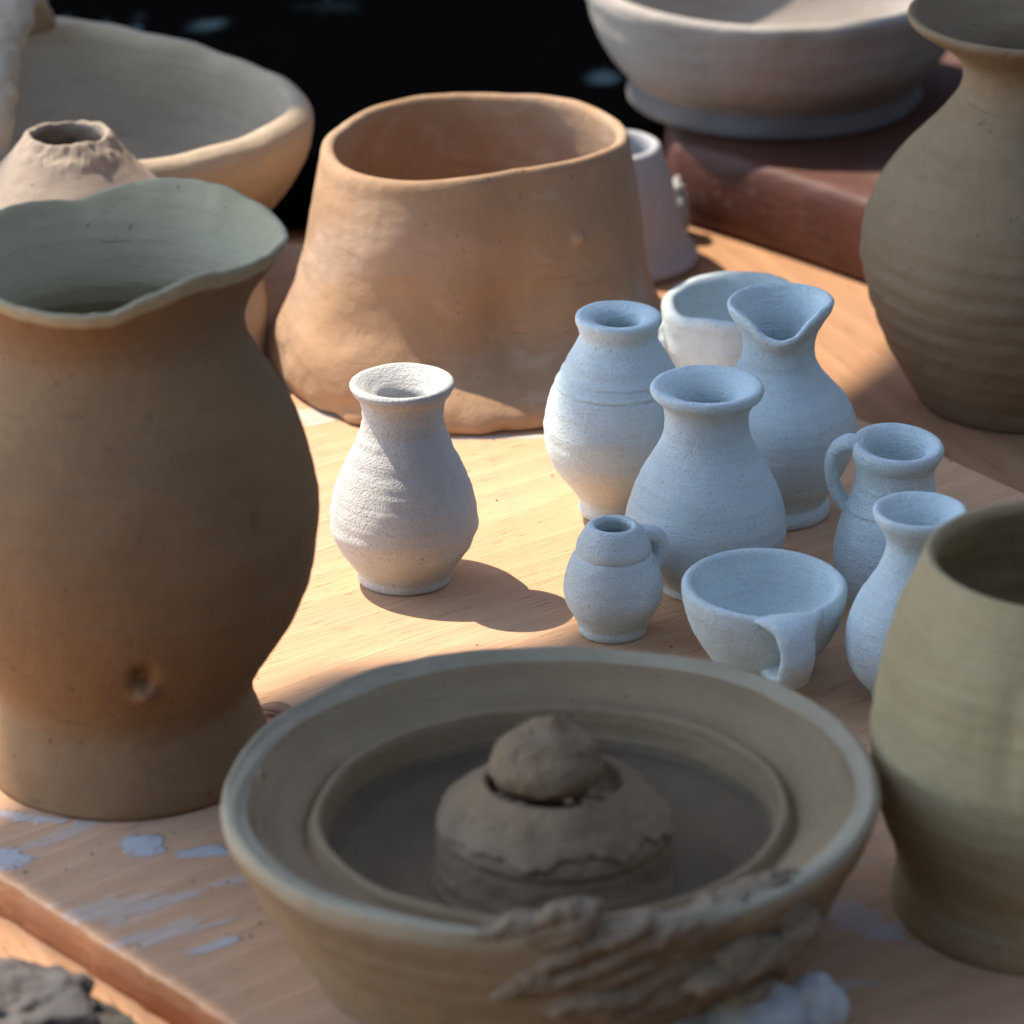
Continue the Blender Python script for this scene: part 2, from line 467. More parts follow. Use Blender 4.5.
# ------------------------------------------------------------------ pot builder
def pot(name, label, cat, cx, by, rows, parts, mat, z0=0.0, group='', **kw):
    G = axis(cx, by, z0, min(y for y, _ in rows))
    root = thing(name, label, cat, G, group=group or None)
    prof = profile_px(G, rows)
    objs = lathe(root, prof, mat, parts, **kw)
    root['base'] = [float(v) for v in G]
    return root, G, objs
def axis(cx, by, z0, ytop):
    # base point of an upright axis whose middle is seen in column cx
    G = at(cx, by, z0)
    h = .5*(zat(G, ytop)-z0)
    x = (cx-512)/FPX*mpp(G, z0+h)*FPX
    return np.array([x, G[1], z0])
def U(G, z=0): return mpp(G, G[2]+z)

# angle/radius table seen from measured outline points
def polar(pts, c, ratio):
    A = []
    for x, y in pts:
        dx = x-c[0]; dy = (c[1]-y)/ratio
        A.append((math.atan2(dy, dx) % (2*PI), math.hypot(dx, dy)))
    A.sort(); a = np.array(A)
    th = np.concatenate([a[:, 0]-2*PI, a[:, 0], a[:, 0]+2*PI]); rr = np.tile(a[:, 1], 3)
    tt = np.linspace(0, 2*PI, 721); v = np.interp(tt, th, rr)
    k = np.hanning(75); k /= k.sum()
    vv = np.convolve(np.concatenate([v[:-1], v[:-1], v]), k, 'same')[720:1441]
    return lambda T: np.interp(T % (2*PI), tt, vv)
def table(deg, val, smooth=31):
    d = np.array(deg, float); o = np.argsort(d % 360); d = (d % 360)[o]; v = np.array(val, float)[o]
    th = np.radians(np.concatenate([d-360, d, d+360])); rr = np.tile(v, 3)
    tt = np.linspace(0, 2*PI, 721); y = np.interp(tt, th, rr)
    k = np.hanning(smooth); k /= k.sum()
    yy = np.convolve(np.concatenate([y[:-1], y[:-1], y]), k, 'same')[720:1441]
    return lambda T: np.interp(T % (2*PI), tt, yy)

MG = 'miniature unglazed clay pots standing on the board'

# --- miniature vase standing alone in the sun
rows = [(578, 0), (578, 40), (577, 46), (574, 47.6), (570, 47.6), (567, 48.5), (562, 52), (553, 59), (539, 68.5), (526, 72.5),
        (519, 73.8), (507, 73.2), (494, 70.5), (480, 66), (462, 58), (444, 49.5), (428, 43.2), (417, 40.8), (406, 41.5),
        (397, 44.5), (391, 49), (386.5, 52), (383, 52.2), (380.8, 50), (381, 46), (384, 41), (390, 33), (397, 25.5), (408, 24),
        (430, 33), (465, 48), (505, 62), (540, 56), (562, 38), (567, 0)]
def d_free(X, Y, Z, T, R):
    ridge = .0009*np.exp(-((Z-.0205)/.0016)**2)*(.6+.6*perlin(np.cos(T)*2, np.sin(T)*2, Z*30))
    w = sstep(.045, .07, Z)
    return X*(1+ridge/np.maximum(R, .01)), Y*(1+ridge/np.maximum(R, .01)), Z+w*X*.02
pot('miniature_vase', 'small pale vase with flared lip standing alone in the sunlit patch beside the tall pitcher', 'vase', 403.5, 578, rows,
    [('foot', 0, 5), ('body', 5, 18), ('rim', 18, 27), ('body', 27, None)], M_cream, group=MG, seed=1.3, deform=d_free, ring=.0004, ringf=520, lump=.00032, lumpf=45)

# --- miniature vase with incised lines
rows = [(512, 0), (512, 32), (511, 37), (506, 38.5), (500, 38), (492, 41), (484, 47.5), (470, 59), (452, 69.5), (435, 73.5), (420, 74), (405, 71.5),
        (392, 67.5), (380, 62.5), (368, 56.5), (355, 49.5), (345, 43.5), (337, 39.8), (330, 39.6), (325, 41.6), (319.5, 43.6), (316, 43), (314.5, 39.5),
        (315.5, 33), (318, 27), (322, 23), (332, 22), (345, 30), (375, 52), (430, 66), (480, 48), (500, 0)]
def d_line(X, Y, Z, T, R):
    g = 0
    for z0, tl in ((.0540, .00), (.0505, .0009)):
        zz = z0+tl*np.sin(T+1.0)
        g = g-.00055*np.exp(-((Z-zz)/.00035)**2)+.0003*np.exp(-((Z-zz-.0009)/.0005)**2)
    k = 1+g/np.maximum(R, .01)*(R > .016)
    return X*k, Y*k, Z
pot('miniature_vase', 'small pale egg shaped vase with thin incised lines around its shoulder', 'vase', 618, 512, rows,
    [('foot', 0, 4), ('body', 4, 18), ('rim', 18, 25), ('body', 25, None)], M_mini, group=MG, seed=4.1, deform=d_line, ds=.0007, lump=.00032, lumpf=40)

# --- miniature vase in the middle of the cluster
rows = [(586, 0), (586, 40), (585, 45), (581, 47), (576, 48.5), (566, 60), (552, 73), (538, 79), (524, 81), (510, 79.5), (494, 75), (478, 68), (462, 58.5),
        (448, 50), (436, 44.3), (424, 42), (413, 42.5), (404, 45.5), (398, 51), (393.5, 55.8), (389, 57.4), (385.5, 56), (384.5, 51.5), (386.5, 45), (391, 37), (398, 29.5), (406, 26.5), (418, 28),
        (440, 36), (480, 58), (525, 68), (560, 50), (574, 0)]
pot('miniature_vase', 'round bellied pale vase with wide flared lip at the centre of the miniature cluster', 'vase', 705.7, 586, rows,
    [('body', 0, 16), ('rim', 16, 26), ('body', 26, None)], M_mini, group=MG, seed=7.7, lump=.00032, lumpf=42)

# --- miniature jug with pinched lip
rows = [(511, 0), (511, 48), (510, 53.5), (505, 55.5), (499, 54), (496, 51.5), (490, 54), (480, 61), (466, 69), (450, 76), (434, 79.5), (422, 80),
        (410, 76.5), (397, 68.5), (385, 57), (373, 46), (362, 39), (350, 36), (338, 36.2), (326, 40), (316, 45.5), (308, 49.5), (303, 50), (301, 47.5),
        (303, 43), (310, 37.5), (322, 31), (340, 28), (362, 31), (400, 60), (440, 70), (480, 55), (500, 0)]
_jr = table([0, 40, 90, 140, 180, 205, 228, 250, 268, 285, 304, 330], [1.10, 1.06, .97, 1.0, 1.06, 1.08, 1.02, 1.04, 1.10, 1.06, .98, 1.06], 33)
_jz = table([0, 40, 90, 140, 180, 210, 232, 250, 268, 285, 302, 325], [3, 3, 3, 2, 0, 0.0, -7, -19, -23, -20, -9, 2], 33)
def d_jug(X, Y, Z, T, R):
    w = sstep(.061, .081, Z)
    k = 1+w*(_jr(T)-1)
    u = .00036
    return X*k, Y*k, Z+w*_jz(T)*u
pot('miniature_jug', 'small pale jug with pinched pouring lip at the back of the miniature cluster', 'jug', 777, 511, rows,
    [('foot', 0, 5), ('body', 5, 19), ('rim', 19, 26), ('body', 26, None)], M_mini, group=MG, seed=9.2, deform=d_jug, lump=.00032, lumpf=40)

# --- miniature bowl behind
rows = [(396, 0), (396, 40), (395, 46), (388, 51), (375, 57), (359, 63.5), (340, 69), (322, 71.5), (308, 72.5), (302, 72), (299, 69), (299.5, 63.5), (304, 60),
        (318, 57), (340, 52), (365, 40), (378, 0)]
_br = table([0, 30, 70, 110, 150, 180, 205, 225, 245, 280, 330], [.98, 1.0, 1.04, 1.0, 1.0, 1.02, 1.05, 1.02, .98, 1.0, .98], 21)
_bz = table([0, 60, 120, 165, 190, 215, 240, 280, 330], [1, 5, 3, 0, -1, -4, 1, 0, 0], 21)
def d_bowl(X, Y, Z, T, R):
    w = sstep(.008, .026, Z)
    k = 1+w*(_br(T)-1)
    return X*k, Y*k, Z+w*_bz(T)*.00036
r_, G, _ = pot('miniature_bowl', 'small pale open bowl with uneven rim standing behind the pinched lip jug', 'bowl', 735, 396, rows,
    [('body', 0, 8), ('rim', 8, 12), ('body', 12, None)], M_mini, group=MG, seed=12.4, deform=d_bowl, lump=.0005, lumpf=50)
# dabbed lump on its left side
Vi, Fi = ico(4)
nv = fbm(Vi[:, 0]*2, Vi[:, 1]*2, Vi[:, 2]*2, 3)
Vl = Vi*(1+.25*nv)[:, None]*np.array([.0034, .005, .0085])+np.array([-.0262, -.004, .0250])
link('lug', mesh_from('lug', Vl, Fi), M_mini, r_)

# --- miniature barrel
rows = [(631, 0), (631, 29), (630, 33), (626, 34.8), (621, 35), (618, 36.5), (611, 41), (601, 46.8), (590, 49.6), (578, 49), (567, 46), (558, 42), (553.5, 38.8), (552, 37), (550, 38.2),
        (545, 37.5), (538, 34.5), (530, 29.5), (525.5, 25.5), (524, 22), (524.8, 19.5), (528, 18), (536, 20), (550, 28), (590, 40), (615, 30), (622, 0)]
r_, G, _ = pot('miniature_barrel_jug', 'smallest pale pot, barrel shaped with narrow mouth and tiny loop handle', 'jug', 613, 631, rows,
    [('foot', 0, 5), ('body', 5, 17), ('rim', 17, 22), ('body', 22, None)], M_mini, group=MG, seed=15.8, lump=.00032, lumpf=55, ds=.0008)
u = U(G)
d = np.array([math.cos(.42), math.sin(.42), 0])
def loop(pts): return [d*(a*u)+np.array([0, 0, b*u]) for a, b in pts]
sweep('handle', loop([(22, 98), (34, 101), (44, 98), (50, 90), (51, 79), (46, 68), (38, 60)]), [(11*u, 8*u), (12*u, 9*u), (12.5*u, 9*u), (12.5*u, 9*u), (12*u, 9*u), (11*u, 8*u), (11*u, 7*u)], M_mini, r_, side=(-d[1], d[0], 0), seed=2)

# --- miniature cup
rows = [(667, 0), (667, 38), (666, 44), (661, 47), (650, 56), (636, 66.5), (620, 75), (606, 80), (596, 82.3), (589, 83), (584, 82), (581.5, 78.5), (583, 73.5), (588, 70.5),
        (600, 67), (614, 61), (627, 50), (635, 34), (638, 0)]
def d_cup(X, Y, Z, T, R):
    dt = np.angle(np.exp(1j*(T-math.radians(283))))
    w = sstep(.012, .03, Z)*np.exp(-(dt/.35)**2)
    return X*(1+.03*w), Y*(1+.03*w), Z-.0014*w+.0008*sstep(.012, .03, Z)*np.cos(T-1.8)
r_, G, _ = pot('miniature_cup', 'small pale cup with strap handle turned to the camera, in front of the miniature cluster', 'cup', 763.6, 667, rows,
    [('body', 0, 8), ('rim', 8, 13), ('body', 13, None)], M_mini, group=MG, seed=18.3, deform=d_cup, ring=.0003, lump=.00032, lumpf=50)
u = U(G)
d = np.array([math.cos(math.radians(284)), math.sin(math.radians(284)), 0])
sweep('handle', loop([(72, 86), (86, 88), (100, 84), (110, 72), (112, 56), (105, 41), (92, 27), (52, 21)]),
      [(36*u, 5*u), (30*u, 8*u), (22*u, 9.5*u), (18.5*u, 9.5*u), (17.5*u, 9*u), (17*u, 9*u), (18*u, 9*u), (20*u, 9*u)], M_mini, r_, side=(-d[1], d[0], 0), seed=5)

# --- miniature pitcher with handle
rows = [(598, 0), (598, 40), (597, 44), (593, 45.5), (585, 49.5), (572, 55), (556, 58), (540, 57.5), (524, 54), (510, 49), (507, 47.2), (504, 47.4), (494, 43), (483, 40.3), (473, 39.6), (464, 41.3), (457, 44.5),
        (450, 46.8), (445, 46.6), (442, 43.5), (443, 38), (447, 33), (453, 30), (462, 29), (480, 30), (510, 38), (550, 46), (580, 35), (588, 0)]
def d_pit(X, Y, Z, T, R):
    w = sstep(.048, .058, Z)
    dt = np.angle(np.exp(1j*(T-PI)))
    return X*(1-.05*w*np.exp(-(dt/.5)**2))+w*.0004, Y*(1+.04*w), Z+w*(.0010*np.cos(T-2.2))
r_, G, _ = pot('miniature_pitcher', 'small pale pitcher with tall neck and strap handle on its left, beside the yellowish pot', 'pitcher', 893, 598, rows,
    [('body', 0, 15), ('rim', 15, 22), ('body', 22, None)], M_mini, group=MG, seed=21.6, deform=d_pit, lump=.00032, lumpf=50)
u = U(G)
d = np.array([math.cos(math.radians(172)), math.sin(math.radians(172)), 0])
sweep('handle', loop([(32, 163), (44, 166), (56, 160), (62.5, 147), (62, 130), (57, 114), (50, 102), (43, 94)]),
      [(15*u, 7*u), (14*u, 8*u), (13*u, 7.5*u), (12*u, 7*u), (12*u, 7*u), (12*u, 7*u), (12*u, 7*u), (13*u, 7*u)], M_mini, r_, side=(-d[1], d[0], 0), seed=8)

# --- miniature vase half hidden by the big pot
rows = [(697, 0), (697, 36), (696, 41), (691, 43), (682, 50), (670, 61), (656, 68.5), (642, 71), (628, 69.5), (612, 65), (596, 57.5), (580, 47), (565, 38.5), (553, 33.8), (544, 32.3), (536, 34.5), (527, 40),
        (519, 45.3), (513, 47.6), (509.5, 46.5), (509, 43), (513, 37), (521, 30), (532, 24), (545, 22), (565, 28), (600, 47), (640, 60), (680, 40), (687, 0)]
pot('miniature_vase', 'small pale vase with trumpet neck half hidden by the big yellowish pot', 'vase', 917, 697, rows,
    [('body', 0, 15), ('rim', 15, 22), ('body', 22, None)], M_mini, group=MG, seed=24.9, lump=.00032, lumpf=50)

# ------------------------------------------------------------------ tall pitcher at left
rows = [(758, 0), (758, 134), (757, 139), (752, 141), (740, 139.5), (725, 135.5), (710, 130.5), (697, 126.5), (688, 125), (676, 127.5), (660, 136.5), (640, 151), (610, 171), (575, 188), (540, 197), (505, 200),
        (470, 196.5), (435, 187), (405, 173), (378, 157), (355, 143), (335, 133), (318, 128.5), (302, 130), (285, 137), (270, 144), (259, 149), (255.5, 148.5), (255, 145.5), (258, 142.5),
        (270, 135), (290, 125), (315, 119), (340, 124), (380, 147), (440, 178), (510, 189), (600, 164), (660, 126), (690, 112), (735, 105), (738, 0)]
_pr = table([12, 0, -20, -40, -60, -80, -100, -130, 180, 140, 120, 100, 90, 75, 60, 45, 28],
            [200, 184, 166, 155, 150, 150, 150, 150, 150, 152, 155, 157, 160, 168, 178, 184, 195], 25)
_pz = table([12, 0, -20, -40, -60, -80, -100, -130, 180, 140, 120, 108, 100, 90, 75, 60, 45, 28],
            [6, 5, 10, 18, 8, -8, -8, 3, 4, 8, 10, 8, 5, 14, 22, 26, 24, 16], 21)
PG = axis(119, 758, 0, 255); pu = U(PG, .15)
z_neck = zat(PG, 345); z_rim = zat(PG, 256)
def d_pitch(X, Y, Z, T, R):
    w = sstep(z_neck, z_rim, Z)
    k = 1+w*(_pr(T)/148.0-1)
    X2 = X*k-w*20*pu*.9; Y2 = Y*k
    n = perlin(np.cos(T)*7, np.sin(T)*7, 2.2)
    Z2 = Z+w**2*pu*(_pz(T)+2.0*n)
    # thumb dent low on the wall and a chipped foot
    c = np.array([at(150, 662)[0]-PG[0], 0, 0])
    ang = np.angle(np.exp(1j*(T-math.radians(281)))); zz = Z-zat(PG, 606)
    dent = np.exp(-((ang/.065)**2+(zz/.0055)**2)**1.4)*(R > .03)
    lip = np.exp(-(((ang-.02)/.07)**2+((zz+.008)/.003)**2))*(R > .03)
    kk = 1-.0045*dent*(1+.5*fbm(X*260, Y*260, Z*260, 3))/np.maximum(R, .02)+.0028*lip*(1+.8*fbm(X*300, Y*300, Z*300+4, 3))/np.maximum(R, .02)
    ang2 = np.angle(np.exp(1j*(T-math.radians(318)))); zz2 = Z-zat(PG, 476)
    kk -= .0022*np.exp(-((ang2/.045)**2+(zz2/.006)**2))*(R > .03)/np.maximum(R, .02)
    # the ragged cut edge of the foot
    fb = (1-sstep(.0, .006, Z))*(R > .05)
    kk += fb*.012*perlin(np.cos(T)*9, np.sin(T)*9, Z*200)
    Z2 = Z2+fb*.0012*np.maximum(0, perlin(np.cos(T)*5+3, np.sin(T)*5, 1.0))
    return X2*kk, Y2*kk, Z2
r_, G, _ = pot('clay_pitcher', 'tall grey brown unfired pitcher with wide wavy pouring lip, largest vessel at the left', 'pitcher', 119, 758, rows,
    [('foot', 0, 8), ('body', 8, 25), ('rim', 25, 27), ('interior', 27, None)], M_grey, smat={'interior': M_skylit_pale, 'rim': M_skylit_pale}, seed=31.0, deform=d_pitch, nth=320, ds=.0016, wob=.004, ring=.00035, ringf=240, lump=.0012, lumpf=16)

# --- dome shaped bottle behind the pitcher
rows = [(357, 0), (357, 178), (355, 186), (345, 192), (325, 193), (300, 192), (275, 184), (250, 165), (225, 135), (200, 104), (180, 85), (160, 65), (148, 54), (140, 46.5), (135, 43), (132.5, 40), (133.5, 37),
        (140, 36), (155, 44), (175, 66), (210, 110), (260, 165), (320, 178), (345, 150), (350, 0)]
DG = axis(73, 357, 0, 132.5)
def d_dome(X, Y, Z, T, R):
    w = sstep(zat(DG, 165), zat(DG, 136), Z)
    n = fbm(X*75, Y*75, Z*75, 4, .55)
    k = 1+w*.05*n
    m = np.exp(-((Z-zat(DG, 143))/.0035)**2)*(R > .010)*np.maximum(0, np.cos(T-5.2))
    k = k+.05*m*(1+.9*fbm(X*220, Y*220, Z*220, 3))
    return X*k, Y*k*.95, Z+w*(.0016*n)
pot('clay_bottle', 'sandy buff domed bottle with small rough mouth in sunlight behind the tall pitcher', 'bottle', 73, 357, rows,
    [('body', 0, 12), ('rim', 12, 18), ('body', 18, None)], M_dome, seed=35.0, deform=d_dome, nth=260, ds=.0014, lump=.0008, lumpf=25, ring=.0001)

# --- bowl at the far left
BG = axis(60, 255, .006, 87)
rows = [(255, 0), (255, 120), (253, 135), (245, 150), (230, 174), (205, 205), (175, 228), (145, 241), (120, 246), (102, 247), (92, 243), (87, 235), (88, 226), (95, 221), (115, 216), (145, 205), (185, 178), (220, 135), (238, 80), (242, 0)]
_bl = polar([(40, 17), (80, 22), (146, 37), (199, 45), (249, 58), (299, 80), (315, 104), (266, 137), (199, 154), (133, 161), (0, 161), (-100, 150), (-170, 110), (-160, 60), (-60, 24)], (60, 88), .306)
_blz = table([0, 40, 70, 100, 120, 140, 160, 200, 270], [-2, -2, 2, 4, 14, 10, 0, 0, 0], 21)
zr0, zr1 = zat(BG, 225)-0*1, zat(BG, 95)
def d_bl(X, Y, Z, T, R):
    Zw = Z+BG[2]
    w = sstep(zr0, zr1, Zw)
    k = 1+w*(_bl(T)/240.0-1)
    n = perlin(np.cos(T)*4, np.sin(T)*4, 5.0)
    return X*k, Y*k, Z+w*(_blz(T)*.00042+.0012*n)
r_, G, _ = pot('clay_bowl', 'wide buff bowl with thick wavy rim and twisted handle in the far left corner', 'bowl', 60, 255, rows,
    [('body', 0, 8), ('rim', 8, 14), ('body', 14, None)], M_pale, z0=.006, seed=38.0, deform=d_bl, nth=240, ds=.002, lump=.0015, lumpf=16)
u = U(G)
def rel(px, py, yoff):   # point in the vertical plane yoff behind the base, seen at a pixel
    y = G[1]+yoff
    dd = FWD+np.array([1, 0, 0])*(px-512)/FPX+UPV*(512-py)/FPX
    t = (y-CAM[1])/dd[1]
    return CAM+dd*t-G
sweep('handle', [rel(-22, 165, -.092), rel(-14, 125, -.08), rel(-8, 85, -.06), rel(-4, 50, -.035), rel(2, 22, -.01), rel(8, 4, .02), rel(22, 2, .05), rel(36, 26, .078)],
      [(30*u, 12*u), (26*u, 12*u), (24*u, 13*u), (26*u, 14*u), (30*u, 15*u), (28*u, 14*u), (24*u, 12*u), (22*u, 9*u)], M_pale, r_, side=(1, .2, 0), ds=.002, lump=.0012, seed=6, nseg=40)

# ------------------------------------------------------------------ cone pot
CG = axis(472, 362, 0, 131)
rows = [(362, 0), (362, 180), (361, 190), (357, 197), (349, 200), (340, 200.5), (330, 199), (318, 195), (304, 189), (285, 182), (260, 175), (230, 168.5), (200, 162.5), (172, 157), (150, 153), (138, 151.5), (133, 149), (131.5, 145), (133, 140.5), (137, 138.5),
        (150, 139), (175, 143), (210, 150), (260, 160), (310, 172), (340, 160), (348, 0)]
_cr = polar([(325, 155), (340, 118), (357, 105), (420, 91), (510, 89), (554, 91), (599, 103), (630, 128), (622, 143), (572, 158), (509, 168), (442, 178), (375, 178), (338, 168)], (480, 132), .315)
zc0, zc1 = zat(CG, 345), zat(CG, 135)
def d_cone(X, Y, Z, T, R):
    w = sstep(zc0*.0, zc1, Z)
    gfr = np.exp(-((np.angle(np.exp(1j*(T-math.radians(278)))))/.85)**2)
    wf = sstep(.004, .030, Z)
    k = 1+(w*(1-gfr)+wf*gfr)*(_cr(T)/150.5-1)-.10*gfr*wf*(1-sstep(.035, .078, Z))
    X2 = X*k+w*.0037; Y2 = Y*k
    n = perlin(np.cos(T)*4, np.sin(T)*4, 9.0)
    Z2 = Z+w**3*.0004*n
    wl = np.clip(Z/zc1, 0, 1.1)
    Y2 = Y2+.0150*wl; Z2 = Z2-.0059*wl
    # slumped fold low on the left, finger marks, a small nub
    a = np.angle(np.exp(1j*(T-math.radians(222))))
    f = .004*np.exp(-((a/.55)**2+((Z-.022)/.014)**2))*(R > .05)
    a3 = np.angle(np.exp(1j*(T-math.radians(232)))); zz = Z-(zat(CG, 300)-.004*a3)
    f = f-.003*np.exp(-((a3/.16)**2+((Z-.034)/.007)**2))*(R > .05)
    f = f+.0022*fbm(np.cos(T)*2.5+4, np.sin(T)*2.5, Z*38, 3)*(R > .045)*(1-w)
    a2 = np.angle(np.exp(1j*(T-math.radians(316))))
    f = f+.0036*np.exp(-((a2/.034)**2+((Z-zat(CG, 205))/.0024)**2))*(R > .045)
    # torn flap at the foot
    fb = (1-sstep(.0, .008, Z))*(R > .06)
    a4 = np.angle(np.exp(1j*(T-math.radians(236))))
    f = f+fb*(.004*np.exp(-(a4/.10)**2)+.0015*perlin(np.cos(T)*8, np.sin(T)*8, Z*150))
    kk = 1+f/np.maximum(R, .02)
    return X2*kk, Y2*kk, Z2
pot('clay_cone_pot', 'large orange buff pot tapering up to an uneven three cornered rim, behind the lone vase', 'pot', 472, 362, rows,
    [('body', 0, 14), ('rim', 14, 20), ('body', 20, None)], M_buff, seed=41.0, deform=d_cone, nth=320, ds=.0015, lump=.0010, lumpf=18, ring=.0001)

# --- white pot behind it
rows = [(258, 0), (258, 84), (256, 90), (250, 90), (240, 83), (225, 77), (200, 70), (175, 63), (158, 56), (148, 52), (144, 49), (144, 44), (150, 42), (170, 46), (210, 58), (245, 60), (250, 0)]
pot('white_pot', 'tapered white pot mostly hidden behind the orange buff cone pot', 'pot', 608, 258, rows,
    [('body', 0, 8), ('rim', 8, 12), ('body', 12, None)], M_white, z0=LOW, seed=44.0, ds=.002, lump=.0008)
Vi, Fi = ico(4)
Vl = Vi*(1+.3*fbm(Vi[:, 0]*1.6, Vi[:, 1]*1.6, Vi[:, 2]*1.6+4, 3))[:, None]*np.array([.0075, .009, .013])
o = link('clay_shard', mesh_from('clay_shard', Vl, Fi), M_white); p = at(679, 232, LOW); o.location = (p[0]-.003, p[1]-.004, LOW+.011)
tag(o, 'small white clay lump standing against the end of the dark wooden plank', 'clay lump')

# ------------------------------------------------------------------ dark plank and bowl at the far right
M_dark = wood('dark_polished_wood', (0.1054, 0.0316, 0.0143), (0.0744, 0.0221, 0.0104), (0.031, 0.0095, 0.0052), -.64, None, rings=150, rough=.6, gloss=.35, bumpd=.0003)
PT = .024+LOW
fr0, fr1 = at(690, 228, LOW), at(862, 277, LOW)
e = (fr1-fr0)[:2]; e /= np.linalg.norm(e)
nb_ = np.array([-e[1], e[0]])
A = fr0[:2]-e*.012; B = fr0[:2]+e*.30
pl = [A, B, B+nb_*.16, A+nb_*.19-e*.075, A+nb_*.10-e*.065, A+nb_*.04-e*.035]
# subdivide + soften plan
pts2, _ = catmull([pl[0]]+pl[1:]+[pl[0]], .006)
pts2 = pts2[:-1]
def plank(poly):
    n = len(poly)
    c = poly.mean(0)
    # outward normals
    t = np.roll(poly, -1, 0)-np.roll(poly, 1, 0); t /= np.linalg.norm(t, axis=1)[:, None]
    nn = np.stack([-t[:, 1], t[:, 0]], 1)
    rings = []
    for k in range(13):
        a = -PI/2+PI*k/12
        ins = .007*(1-abs(math.cos(a))**.6); z = LOW+.0185+.0185*math.copysign(abs(math.sin(a))**.75, math.sin(a))
        rings.append((ins, z))
    V = []; F = []
    for ins, z in rings:
        for p, q2 in zip(poly, nn): V.append((*(p+q2*ins), z))
    for i in range(len(rings)-1):
        for j in range(n):
            j2 = (j+1) % n
            F.append((i*n+j, i*n+j2, (i+1)*n+j2, (i+1)*n+j))
    F.append(tuple(range(n))[::-1]); F.append(tuple((len(rings)-1)*n+j for j in range(n)))
    return np.array(V), F
V, F = plank(pts2)
V[:, 2] += .0006*fbm(V[:, 0]*30, V[:, 1]*30, V[:, 2]*30, 3)*(V[:, 2] > LOW+.002)
o = link('wooden_plank', mesh_from('wooden_plank', V, F), M_dark)
tag(o, 'thick dark reddish brown wooden plank with rounded glossy edge under the far right bowl', 'plank')
PZ = LOW+.037
RG = at(775, 96, PZ)
rows = [(96, 0), (96, 136), (95, 144), (90, 147), (82, 146), (76, 144.5), (72, 145), (66, 151), (52, 164), (34, 176), (12, 185), (-8, 190), (-18, 192), (-25, 191), (-28, 186), (-27, 179), (-18, 175), (0, 172), (30, 160), (60, 135), (76, 90), (80, 0)]
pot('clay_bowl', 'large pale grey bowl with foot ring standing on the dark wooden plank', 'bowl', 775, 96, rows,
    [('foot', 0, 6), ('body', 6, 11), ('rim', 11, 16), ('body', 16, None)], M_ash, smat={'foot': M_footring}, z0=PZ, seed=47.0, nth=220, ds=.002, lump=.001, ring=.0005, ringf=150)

# --- big vase at the right edge
rows = [(397, 0), (397, 94), (396, 102), (390, 106), (375, 115), (350, 131), (320, 147), (290, 159), (262, 166), (240, 167.5), (218, 165), (195, 157), (172, 143), (150, 125), (130, 106), (110, 88), (92, 77), (76, 73.5), (62, 76), (50, 86), (38, 103), (28, 120), (21, 130), (16, 132.5), (12.5, 130), (14, 124), (22, 112),
        (34, 95), (50, 76), (70, 66), (95, 70), (140, 105), (200, 145), (260, 152), (330, 130), (380, 90), (388, 0)]
def d_rv(X, Y, Z, T, R):
    w = np.exp(-((Z-.05)/.03)**2)
    k = 1+(.0009*np.sin(Z*720+T)*w*(.4+.6*perlin(np.cos(T), np.sin(T), Z*20)))/np.maximum(R, .02)
    return X*k, Y*k, Z
pot('clay_vase', 'big grey brown round bellied vase with flared lip at the right edge behind the miniatures', 'vase', 1030, 397, rows,
    [('body', 0, 18), ('rim', 18, 27), ('body', 27, None)], M_vase, z0=LOW, seed=50.0, nth=260, ds=.0018, lump=.0008, deform=d_rv, ring=.0004, ringf=160)

# --- big pot in the right foreground
rows = [(903, 0), (903, 153), (902, 158), (897, 160), (886, 160), (876, 158), (868, 156.5), (858, 157), (845, 160), (825, 168), (795, 179), (765, 186), (735, 189), (700, 188), (665, 184), (630, 175), (600, 163.5), (578, 153), (564, 146.5), (557, 143.5), (554.5, 140), (556, 135), (562, 131.5), (575, 134),
        (600, 146), (640, 164), (700, 177), (770, 173), (840, 150), (885, 140), (890, 0)]
def d_rp(X, Y, Z, T, R):
    z1 = zat(at(1060, 903), 876)
    g = -.0012*np.exp(-((Z-z1)/.0012)**2)*(R > .05)
    # finger smears on the wall
    a = np.angle(np.exp(1j*(T-math.radians(262))))
    g = g+.0016*np.exp(-((a/.22)**2))*np.exp(-((Z-.075)/.022)**2)*(R > .05)-.0012*np.exp(-(((a+.25)/.08)**2+((Z-.078)/.02)**2))*(R > .05)
    k = 1+g/np.maximum(R, .02)
    return X*k, Y*k, Z
pot('clay_pot', 'big yellowish clay pot with throwing marks in the right foreground', 'pot', 1060, 903, rows,
    [('foot', 0, 7), ('body', 7, 17), ('rim', 17, 23), ('body', 23, None)], M_pot, seed=53.0, nth=300, ds=.0015, lump=.0010, lumpf=18, deform=d_rp, ring=.0005, ringf=190)

